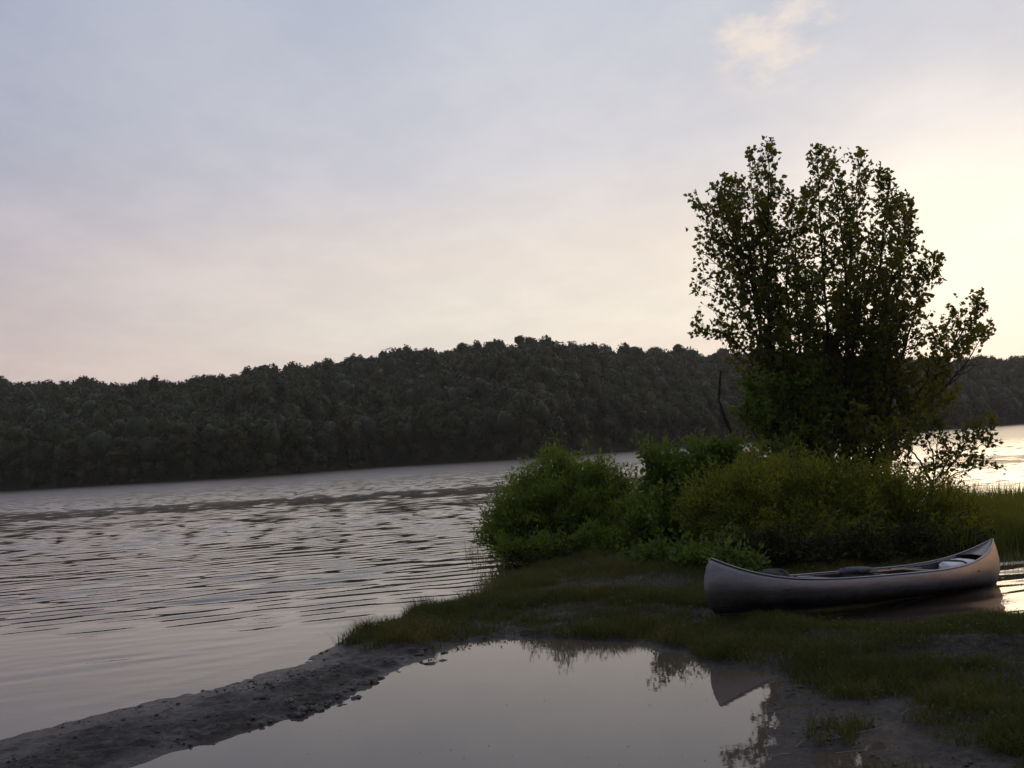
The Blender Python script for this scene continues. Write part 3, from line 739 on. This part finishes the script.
# tall reeds on the right bank and a few stems in the water
n = 60000
qx = gr.uniform(6.6, 17.0, n); qy = gr.uniform(16.2, 22.5, n)
z_, s_, _ = ground_h(qx, qy)
ua = qx / qy
ok = (gr.random(n) < sstep(-0.25, 0.15, s_)) & (ua > 0.40 + 0.02 * gr.random(n)) & (gr.random(n) < np.clip(0.75 + fbm(N1, qx, qy, 1.2, 3), 0.2, 1))
P = np.stack([qx, qy, np.maximum(z_, -0.1) - 0.02], -1)[ok]
h = (0.34 + 0.30 * gr.random(len(P))) * np.clip(1 + 0.5 * fbm(N2, P[:, 0], P[:, 1], 0.9, 2), 0.6, 1.3)
V, F = blades(P, h, 0.012 + 0.010 * gr.random(len(P)), 0.42, gr)
tag(mesh("reeds", V, F, M['reed_leaf'], tint=np.repeat(np.clip(0.42 + 0.2 * gr.normal(size=len(P)), 0, 1), 5)),
    "thick bank of tall green reeds beyond the canoe's right end", "reeds", kind="stuff")
pts = []
for (cx, cy, k, sx) in ((472, 552, 26, 8), (488, 560, 40, 10), (480, 575, 14, 8), (498, 590, 60, 9), (1003, 560, 18, 12), (1016, 566, 12, 8), (1030, 562, 20, 10), (990, 558, 16, 8)):
    for j in range(k):
        q = onz(cx + gr.normal() * sx, cy + gr.normal() * 3, 0); pts.append((q[0], q[1], -0.05))
P = np.array(pts); h = 0.14 + 0.30 * gr.random(len(P)) ** 1.6
V, F = blades(P, h, np.full(len(P), 0.010), 0.5, gr)
tag(mesh("water_grass", V, F, M['reed_leaf'], tint=np.repeat(np.clip(0.25 + 0.2 * gr.normal(size=len(P)), 0, 1), 5)),
    "sparse grass stems poking out of shallow water by the bushes", "grass", kind="stuff")

# ------------------------------------------------------------------ stones and clods on the mud
def stone_mesh(r, n_):
    """n_ unit stones as (V,F) with unit size"""
    base = np.array([[1, 0, 0], [-1, 0, 0], [0, 1, 0], [0, -1, 0], [0, 0, 1], [0, 0, -1]], float)
    f = np.array([[0, 2, 4], [2, 1, 4], [1, 3, 4], [3, 0, 4], [2, 0, 5], [1, 2, 5], [3, 1, 5], [0, 3, 5]])
    return base, f
n = 30000
qx = gr.uniform(-7, 7, n); qy = gr.uniform(5.0, 14, n)
z_, s_, sp_ = ground_h(qx, qy)
cl = fbm(N4, qx, qy, 1.1, 3)
ok = (s_ > 0.03) & (sp_ > 0.02) & (belt_ok := (gr.random(n) < np.clip(0.30 + 2.0 * cl, 0.02, 1))) & ((sp_ < 2.2))
qx, qy, z_ = qx[ok], qy[ok], z_[ok]
bv, bf = stone_mesh(gr, 1)
sc_ = 0.005 + 0.022 * gr.random(len(qx)) ** 4
V = bv[None] * (0.6 + 0.7 * gr.random((len(qx), 6, 1))) * (sc_[:, None, None]) * np.array([1.2, 1.0, 0.6])
V = (V + np.stack([qx, qy, z_ + 0.002], -1)[:, None]).reshape(-1, 3)
F = (bf[None] + (np.arange(len(qx)) * 6)[:, None, None]).reshape(-1, 3)
tag(mesh("gravel", V, F, M['stone']), "scattered small dark pebbles and mud crumbs on the spit", "gravel", kind="stuff")

def clod(px, py, size, seed, label, flat=0.5, grp="dark mud clods along the edge of the puddle"):
    r = np.random.default_rng(seed)
    import bmesh
    bm = bmesh.new(); bmesh.ops.create_icosphere(bm, subdivisions=3, radius=1.0)
    for v in bm.verts:
        c = np.array(v.co)
        k = 1 + 0.95 * float(fbm(N1, np.array([c[0] * 1.3 + seed]), np.array([c[1] * 1.3 + c[2]]), 1.7, 4)[0])
        v.co = Vector((c[0] * k * size * (1.2 + 0.3 * (seed % 3)), c[1] * k * size, c[2] * k * size * flat))
    me = bpy.data.meshes.new("mud_clod"); bm.to_mesh(me); bm.free()
    me.polygons.foreach_set("use_smooth", np.ones(len(me.polygons), bool)); me.materials.append(M['stone'])
    o = bpy.data.objects.new("mud_clod", me); COL.objects.link(o)
    q = onz(px, py, 0.06); z = float(ground_h(np.array([q[0]]), np.array([q[1]]))[0][0])
    o.location = (q[0], q[1], z + size * flat * 0.25); o.rotation_euler = (0, 0, r.random() * 6)
    tag(o, label, "mud clod", grp)
for i, (px, py, s) in enumerate(((374, 682, .055), (398, 671, .035), (288, 707, .06), (262, 703, .08), (214, 721, .07), (312, 704, .04), (352, 690, .045), (338, 697, .035), (420, 655, .05),
                                 (444, 652, .06), (466, 644, .04), (402, 660, .04), (270, 722, .035), (150, 729, .05))):
    clod(px, py, s * 0.6, i + 3, "small dark lump of mud lying on the spit beside the puddle")

cr = np.random.default_rng(17)
for i in range(26):
    t_ = cr.random(); px = 250 + 215 * t_; py = np.interp(px, (228, 300, 345, 372, 400, 440, 468), (738, 716, 702, 684, 668, 657, 644))
    clod(px + cr.normal() * 7, py - abs(cr.normal()) * 5 + 2, 0.02 + 0.035 * cr.random() ** 2, 40 + i, "small dark lump of mud lying on the spit beside the puddle", 0.6)
# a few pale straws on the wet mud to the right of the puddle
lines = []
for px, py, a, ln in ((829, 733, 2.1, .22), (836, 737, 0.2, .12), (868, 728, .3, .20), (876, 724, 1.2, .10), (850, 748, 0.1, .2), (800, 742, .6, .12), (780, 752, .2, .15), (905, 712, .8, .14)):
    q = onz(px, py, 0.08); t = np.linspace(-0.5, 0.5, 6)
    x = q[0] + np.cos(a) * ln * t; y = q[1] + np.sin(a) * ln * t
    z = ground_h(x, y)[0]; z = np.maximum(z, PZ) + 0.006 + 0.012 * (0.25 - t * t)
    lines.append((np.stack([x, y, z], -1), np.full(6, 0.0016)))
tv, tf = tubes(lines, 4)
tag(mesh("straw_litter", tv, tf, simple_mat("straw", (0.20, 0.17, 0.13), (0.36, 0.32, 0.25), 30, 0.7)), "few pale dry straws lying on the wet mud", "straw", kind="stuff")

lp = []
for k in range(70):
    x, y = gr.uniform(150, 740), gr.uniform(645, 768); q = onz(x, y, PZ); lp.append((q[0], q[1], PZ + 0.004))
lp = np.array(lp); _, _, s1 = ground_h(lp[:, 0], lp[:, 1]); lp = lp[s1 < -0.05]
dd = gr.normal(size=lp.shape) * [1, 1, 0.03]
V, F = leaf_quads(lp, dd, 0.010 + 0.022 * gr.random(len(lp)) ** 2, 0.006 + 0.012 * gr.random(len(lp)) ** 2, 0.05, gr, np.tile([0, 0, 1.0], (len(lp), 1)))
tag(mesh("leaf_litter", V, F, simple_mat("litter", (0.04, 0.03, 0.02), (0.16, 0.13, 0.10), 5, 0.7)), "tiny leaf scraps floating on the puddle", "litter", kind="stuff")

# ------------------------------------------------------------------ canoe
LH = 2.52
A_ = at(702, 606, 11.15); B_ = at(1004, 588, 13.75)
A_[2] = 0.215; B_[2] = -0.07
ax = norm(B_ - A_); mid_ = (A_ + B_) / 2; LH = float(np.linalg.norm(B_ - A_) / 2)
ay = norm(np.cross([0, 0, 1.0], ax)); az_ = np.cross(ax, ay)
heel = math.radians(-2.0)
ay2 = ay * math.cos(heel) + az_ * math.sin(heel); az2 = -ay * math.sin(heel) + az_ * math.cos(heel)
CM = Matrix([[ax[i], ay2[i], az2[i], mid_[i]] for i in range(3)] + [[0, 0, 0, 1]])
canoe = empty("canoe", (0, 0, 0), "long grey aluminium canoe pulled half ashore beside the bushes, its right end afloat", "canoe")
canoe.matrix_world = CM

def xe(t): return LH - 0.19 * (1 - t) ** 3.2 - 0.15 * t ** 2.2
def sheer(s): return 0.345 + 0.305 * np.abs(s) ** 4.2
def keel(s): return 0.045 * np.abs(s) ** 3
def halfb(s): return 0.455 * np.clip(1 - np.abs(s) ** 2.3, 0, 1) ** 0.85
def sec(t, s):
    p_ = 3.4 - 1.7 * np.abs(s) ** 2
    return (1 - (1 - t) ** p_) ** (1 / 1.7) * (1 - 0.05 * t ** 3)
def hull_pt(s, t, side):
    z = keel(s) + (sheer(s) - keel(s)) * t
    return np.stack([s * xe(t), side * halfb(s) * sec(t, s) + side * 0.004, z], -1)
ns, ntv = 91, 18
ss = np.sin(np.linspace(-1, 1, ns) * math.pi / 2) * 0.35 + np.linspace(-1, 1, ns) * 0.65
tv_ = np.linspace(0, 1, ntv) ** 1.5
Sg, Tg = np.meshgrid(ss, tv_)
left = hull_pt(Sg, Tg, 1.0); right = hull_pt(Sg, Tg, -1.0)
V = np.concatenate([right[::-1].reshape(-1, 3), left[1:].reshape(-1, 3)])
rows = ntv * 2 - 1
F = grid_faces(ns, rows)
# close the two stems
V = np.concatenate([V]); stem_f = []
for col in (0, ns - 1):
    for k in range(ntv - 1):
        a, b_ = (ntv - 1 - k) * ns + col, (ntv - 2 - k) * ns + col
        c, d = (ntv - 1 + k) * ns + col, (ntv + k) * ns + col
        stem_f.append([a, b_, d, c] if col else [c, d, b_, a])
hull = mesh("hull", V, [F, np.array([f for f in stem_f if len(set(f)) == 4]), np.array([[f[0], f[1], f[2]] for f in stem_f if len(set(f)) == 3]).reshape(-1, 3)], M['hull'], canoe, smooth=True)
sm = hull.modifiers.new("thickness", 'SOLIDIFY'); sm.thickness = 0.006; sm.offset = 0.0
for side in (1.0, -1.0):
    C = hull_pt(ss, np.ones(ns), side) + np.array([0, 0, 0.006])
    tvv, tff = tubes([(C, np.full(ns, 0.010))], 8)
    mesh("gunwale", tvv, tff, M['rail'], canoe, smooth=True)
# outer keel strip and stem bands
kk = np.linspace(-0.97, 0.97, 60)
K = np.stack([kk * xe(0.0), np.zeros(60), keel(kk) - 0.010], -1)
for sgn in (-1, 1):
    t = np.linspace(0, 1, 20); st_ = np.stack([sgn * (xe(t) + 0.004), np.zeros(20), keel(1.0) + (sheer(1.0) - keel(1.0)) * t], -1)
    tvv, tff = tubes([(st_, np.full(20, 0.009))], 6); mesh("stem_band", tvv, tff, M['hull'], canoe, smooth=True)
tvv, tff = tubes([(K, np.full(60, 0.014))], 6); mesh("keel_strip", tvv, tff, M['hull'], canoe, smooth=True)
def slab(cx, cz, lx, ly, lz, bend=0.0, n=13):
    y = np.linspace(-ly, ly, n); VV = []
    for q in y:
        zz = cz + bend * (1 - (q / ly) ** 2)
        VV += [[cx - lx, q, zz - lz], [cx + lx, q, zz - lz], [cx + lx, q, zz + lz], [cx - lx, q, zz + lz]]
    VV = np.array(VV); FF = []
    for i in range(n - 1):
        for j in range(4):
            k = (j + 1) % 4; FF.append([i * 4 + j, i * 4 + k, i * 4 + 4 + k, i * 4 + 4 + j])
    FF += [[3, 2, 1, 0], [(n - 1) * 4 + j for j in range(4)]]
    return VV, np.array(FF)
def inner(s, t): return float(halfb(s) * sec(np.array(t), s)) - 0.012
for s in (-0.30, 0.02, 0.34):
    w = inner(s, 0.97); VV, FF = slab(s * LH, float(sheer(s)) - 0.015, 0.035, w, 0.012); mesh("thwart", VV, FF, M['rail'], canoe)
for s in (-0.58, 0.62):
    z = float(sheer(s)) - 0.10; w = inner(s, (z - float(keel(s))) / (float(sheer(s)) - float(keel(s)))) - 0.005
    VV, FF = slab(s * LH, z, 0.13, w, 0.011); st = mesh("seat", VV, FF, M['dark_rail'], canoe)
    for q in (-1, 1):
        VV, FF = tubes([(np.array([[s * LH, q * w * 0.72, z - 0.01], [s * LH, q * w * 0.45, z - 0.20]]), [0.012, 0.012])], 6); mesh("seat_brace", VV, FF, M['rail'], st)
for sgn in (-1, 1):
    s = sgn * np.linspace(0.80, 0.985, 14); w = halfb(s) * 0.95
    Lp = np.stack([s * xe(1.0), w, sheer(s) + 0.004 - 0.008], -1); Rp = Lp * [1, -1, 1]; Cp = Lp * [1, 0, 1] + [0, 0, 0.018]
    VV = np.concatenate([Lp, Cp, Rp]); FF = grid_faces(14, 3)
    dp = mesh("deck_plate", VV, FF, M['hull'], canoe, smooth=True); q = dp.modifiers.new("thickness", 'SOLIDIFY'); q.thickness = 0.004
for s in np.linspace(-0.7, 0.7, 9):       # stiffening ribs pressed along the inside
    t = np.linspace(0.04, 0.93, 14)
    R_ = hull_pt(np.full(14, s), t, 1.0); L_ = hull_pt(np.full(14, s), t, -1.0)
    C = np.concatenate([R_[::-1], L_]) * [1, 0.975, 1] + [0, 0, 0.012]
    VV, FF = tubes([(C, np.full(28, 0.010))], 6); mesh("rib", VV, FF, M['hull'], canoe, smooth=True)

# things lying in the canoe (all rest in it, so they stay top-level)
def place(o, local, rot=(0, 0, 0)):
    from mathutils import Euler
    o.matrix_world = CM @ Matrix.Translation(local) @ Euler(rot).to_matrix().to_4x4()
def bundle(name, label, cat, mat, dims, loc, seed, rot=(0, 0, 0), strap=None, strap_m=None):
    import bmesh
    bm = bmesh.new(); bmesh.ops.create_icosphere(bm, subdivisions=4, radius=1.0)
    for v in bm.verts:
        c = np.array(v.co)
        q = np.sign(c) * np.abs(c) ** 0.65
        k = 1 + 0.22 * float(fbm(N2, np.array([c[0] * 1.7 + seed + c[2]]), np.array([c[1] * 1.7 - c[2] * 0.8]), 1.4, 4)[0])
        v.co = Vector((q[0] * dims[0] * k, q[1] * dims[1] * k, q[2] * dims[2] * k))
    me = bpy.data.meshes.new(name); bm.to_mesh(me); bm.free()
    me.polygons.foreach_set("use_smooth", np.ones(len(me.polygons), bool)); me.materials.append(mat)
    o = bpy.data.objects.new(name, me); COL.objects.link(o); place(o, loc, rot); tag(o, label, cat)
    if strap:
        a = np.linspace(0, 2 * math.pi, 25)
        C = np.stack([np.full(25, strap), 1.03 * dims[1] * np.sign(np.cos(a)) * np.abs(np.cos(a)) ** 0.65, 1.03 * dims[2] * np.sign(np.sin(a)) * np.abs(np.sin(a)) ** 0.65], -1)
        VV, FF = tubes([(C, np.full(25, 0.012))], 6); mesh("strap", VV, FF, strap_m, o, smooth=True)
    return o
bundle("life_vest", "pale folded life vest lying in the canoe's raised right end", "life vest", M['pale_cloth'], (0.27, 0.19, 0.10), (0.70 * LH, 0.06, 0.315), 4, (0, -0.06, 0.1), -0.13, M['grey_cloth'])
bundle("duffel_bag", "dark bag lying in the canoe near its grounded left end", "bag", M['dark_cloth'], (0.17, 0.18, 0.15), (-0.55 * LH, 0.12, 0.31), 9, (0, 0, 0.3), 0.05, M['grey_cloth'])
bundle("folded_tarp", "grey folded tarp lying amidships in the canoe", "tarp", M['grey_cloth'], (0.20, 0.17, 0.04), (-0.02 * LH, 0.12, 0.345 + 0.035), 14, (0, 0, 0.2))
paddle = empty("paddle", (0, 0, 0), "wooden paddle resting across the canoe thwarts", "paddle")
place(paddle, (0.20 * LH, 0.05, 0.350), (0, 0.03, 0.35))
VV, FF = tubes([(np.array([[-0.62, 0, 0], [-0.3, 0, 0], [0.45, 0, 0]]), [0.015, 0.015, 0.016])], 8); mesh("shaft", VV, FF, M['wood'], paddle, smooth=True)
xb = np.linspace(0, 1, 14); wb = 0.085 * np.sqrt(np.clip(1 - (2 * xb ** 0.8 - 1) ** 4, 0, 1)) + 0.012
VV = np.concatenate([np.stack([0.42 + 0.48 * xb, sg * wb, np.full(14, zo)], -1) for sg, zo in ((1, 0.005), (-1, 0.005), (-1, -0.005), (1, -0.005))])
FF = np.array([[k * 14 + i, k * 14 + i + 1, ((k + 1) % 4) * 14 + i + 1, ((k + 1) % 4) * 14 + i] for k in range(4) for i in range(13)] + [[0, 14, 28, 42], [13, 55, 41, 27]])
mesh("blade", VV, FF, M['wood'], paddle)
VV, FF = tubes([(np.array([[-0.62, -0.055, 0], [-0.63, 0, 0], [-0.62, 0.055, 0]]), [0.014, 0.018, 0.014])], 8); mesh("grip", VV, FF, M['wood'], paddle, smooth=True)

# ------------------------------------------------------------------ sky, sun, haze
SUN_EL, SUN_AZ = math.radians(7.5), math.radians(25.0)      # azimuth from +Y towards +X
sun_dir = np.array([math.sin(SUN_AZ) * math.cos(SUN_EL), math.cos(SUN_AZ) * math.cos(SUN_EL), math.sin(SUN_EL)])
sl = bpy.data.lights.new("sun", 'SUN'); sl.energy = 0.11; sl.angle = math.radians(13.0); sl.color = (1.0, 0.74, 0.46)
so = bpy.data.objects.new("sun", sl); COL.objects.link(so); so.location = (40, 90, 60)
so.rotation_euler = Vector(sun_dir).to_track_quat('Z', 'Y').to_euler()

w = bpy.data.worlds.new("World"); scene.world = w; w.use_nodes = True
nt = w.node_tree; nt.nodes.clear()
def N(t, **kw):
    nd = nt.nodes.new("ShaderNode" + t)
    for k, v in kw.items():
        if k in nd.inputs: nd.inputs[k].default_value = v
        else: setattr(nd, k, v)
    return nd
lk = nt.links.new
def math_(op, a, b=None, clamp=False):
    nd = N("Math", operation=op, use_clamp=clamp)
    for i, v in enumerate((a, b)):
        if v is None: continue
        if isinstance(v, (int, float)): nd.inputs[i].default_value = v
        else: lk(v, nd.inputs[i])
    return nd.outputs[0]
tc = N("TexCoord"); sp = N("SeparateXYZ"); lk(tc.outputs["Generated"], sp.inputs[0])
X, Y, Z = sp.outputs
def cramp(stops):
    r = ramp(N, [(p_, lin(c)) for p_, c in stops]); r.color_ramp.interpolation = 'EASE' if False else 'LINEAR'
    lk(zc, r.inputs[0]); return r.outputs[0]
zc = math_('MAXIMUM', Z, 0.0)
away = cramp([(0.0, (216, 190, 182)), (0.10, (214, 192, 187)), (0.20, (193, 184, 193)), (0.32, (168, 174, 194)), (0.45, (155, 167, 193)), (1.0, (182, 188, 202))])
toward = cramp([(0.0, (248, 226, 208)), (0.06, (253, 233, 217)), (0.12, (255, 247, 231)), (0.19, (250, 238, 226)), (0.27, (222, 220, 225)), (0.42, (199, 205, 219)), (1.0, (182, 188, 202))])
behind = cramp([(0.0, (128, 120, 130)), (0.2, (128, 123, 136)), (0.5, (140, 143, 158)), (1.0, (182, 188, 202))])
hl = math_('SQRT', math_('ADD', math_('ADD', math_('MULTIPLY', X, X), math_('MULTIPLY', Y, Y)), 1e-5))
ca = math_('DIVIDE', math_('ADD', math_('MULTIPLY', X, math.sin(SUN_AZ)), math_('MULTIPLY', Y, math.cos(SUN_AZ))), hl)
def mrange(v, a, b):
    m_ = N("MapRange", interpolation_type='SMOOTHSTEP'); m_.inputs[1].default_value = a; m_.inputs[2].default_value = b
    lk(v, m_.inputs[0]); return m_.outputs[0]
def mixc(f, a, b, blend='MIX'):
    m_ = N("MixRGB", blend_type=blend)
    for i, v in enumerate((f, a, b)):
        if isinstance(v, (int, float)): m_.inputs[i].default_value = v
        elif isinstance(v, tuple): m_.inputs[i].default_value = v
        else: lk(v, m_.inputs[i])
    return m_.outputs[0]
front_c = mixc(mrange(ca, 0.50, 0.99), away, toward)
base_c = mixc(mrange(ca, -0.45, 0.55), behind, front_c)
# the veiled sun's aureole
sv = N("VectorMath", operation='DOT_PRODUCT'); lk(tc.outputs["Generated"], sv.inputs[0]); sv.inputs[1].default_value = sun_dir
base_c = mixc(math_('MULTIPLY', mrange(sv.outputs["Value"], 0.976, 1.0), 0.34), base_c, (1.55, 1.45, 1.25, 1.0))
# warm glow added low in the sky, well right of the frame, for the stern
ga = math.radians(60); gd = math_('DIVIDE', math_('ADD', math_('MULTIPLY', X, math.sin(ga)), math_('MULTIPLY', Y, math.cos(ga))), hl)
glow = math_('MULTIPLY', mrange(gd, 0.86, 0.99), math_('SUBTRACT', 1.0, mrange(Z, 0.10, 0.42)))
base_c = mixc(math_('MULTIPLY', glow, 0.85), base_c, tuple(1.7 * v for v in lin((255, 192, 132))[:3]) + (1.0,))
# thin cloud sheet, projected on a flat layer overhead
inv = math_('DIVIDE', 1.0, math_('ADD', zc, 0.12))
cv = N("CombineXYZ"); lk(math_('MULTIPLY', X, inv), cv.inputs[0]); lk(math_('MULTIPLY', Y, inv), cv.inputs[1])
mp = N("Mapping"); mp.inputs["Scale"].default_value = (1.0, 0.75, 1); mp.inputs["Rotation"].default_value = (0, 0, 0.5); lk(cv.outputs[0], mp.inputs[0])
n1 = N("TexNoise", Scale=2.1, Detail=8, Roughness=0.6); lk(mp.outputs[0], n1.inputs["Vector"])
streak = mrange(n1.outputs[0], 0.35, 0.68)
base_c = mixc(0.13, base_c, mixc(streak, (0.30, 0.36, 0.50, 1), (0.95, 0.90, 0.88, 1)))
# brighter torn wisps high up towards the sun
wd = norm(ray(775, 14)); vd = N("VectorMath", operation='DOT_PRODUCT'); lk(tc.outputs["Generated"], vd.inputs[0]); vd.inputs[1].default_value = wd
n2 = N("TexNoise", Scale=3.4, Detail=8, Roughness=0.62); lk(mp.outputs[0], n2.inputs["Vector"])
wm = math_('MULTIPLY', mrange(vd.outputs["Value"], 0.9960, 0.9996), mrange(n2.outputs[0], 0.44, 0.60))
wm2 = math_('MULTIPLY', mrange(vd.outputs["Value"], 0.93, 0.985), mrange(n2.outputs[0], 0.56, 0.70))
base_c = mixc(math_('ADD', math_('MULTIPLY', wm, 0.75), math_('MULTIPLY', wm2, 0.12), True), base_c, lin((252, 236, 222)))
sky = N("TexSky", sky_type='NISHITA', sun_disc=False, sun_elevation=SUN_EL, sun_rotation=SUN_AZ, dust_density=3.0)
bg1 = N("Background", Strength=0.08); lk(sky.outputs[0], bg1.inputs[0])
bg2 = N("Background", Strength=1.0); lk(base_c, bg2.inputs[0])
ms = N("MixShader", Fac=0.95); lk(bg1.outputs[0], ms.inputs[1]); lk(bg2.outputs[0], ms.inputs[2])
wo = N("OutputWorld"); lk(ms.outputs[0], wo.inputs[0])

m, nt2, out, NN = new_mat("haze_air")
pvn = NN("VolumePrincipled"); pvn.inputs["Color"].default_value = (0.90, 0.84, 0.79, 1); pvn.inputs["Density"].default_value = 0.00024; pvn.inputs["Anisotropy"].default_value = 0.35
nt2.links.new(pvn.outputs[0], out.inputs["Volume"])
x0, x1, y0, y1, z0, z1 = -520, 520, -150, 670, -2.5, 75
V = np.array([[x, y, z] for z in (z0, z1) for y in (y0, y1) for x in (x0, x1)], float)
F = np.array([[0, 2, 3, 1], [4, 5, 7, 6], [0, 1, 5, 4], [2, 6, 7, 3], [0, 4, 6, 2], [1, 3, 7, 5]])
tag(mesh("haze", V, F, m), "thin evening haze over the lake", "haze", kind="stuff")
scene.cycles.max_bounces = 8
scene.cycles.use_denoising = True
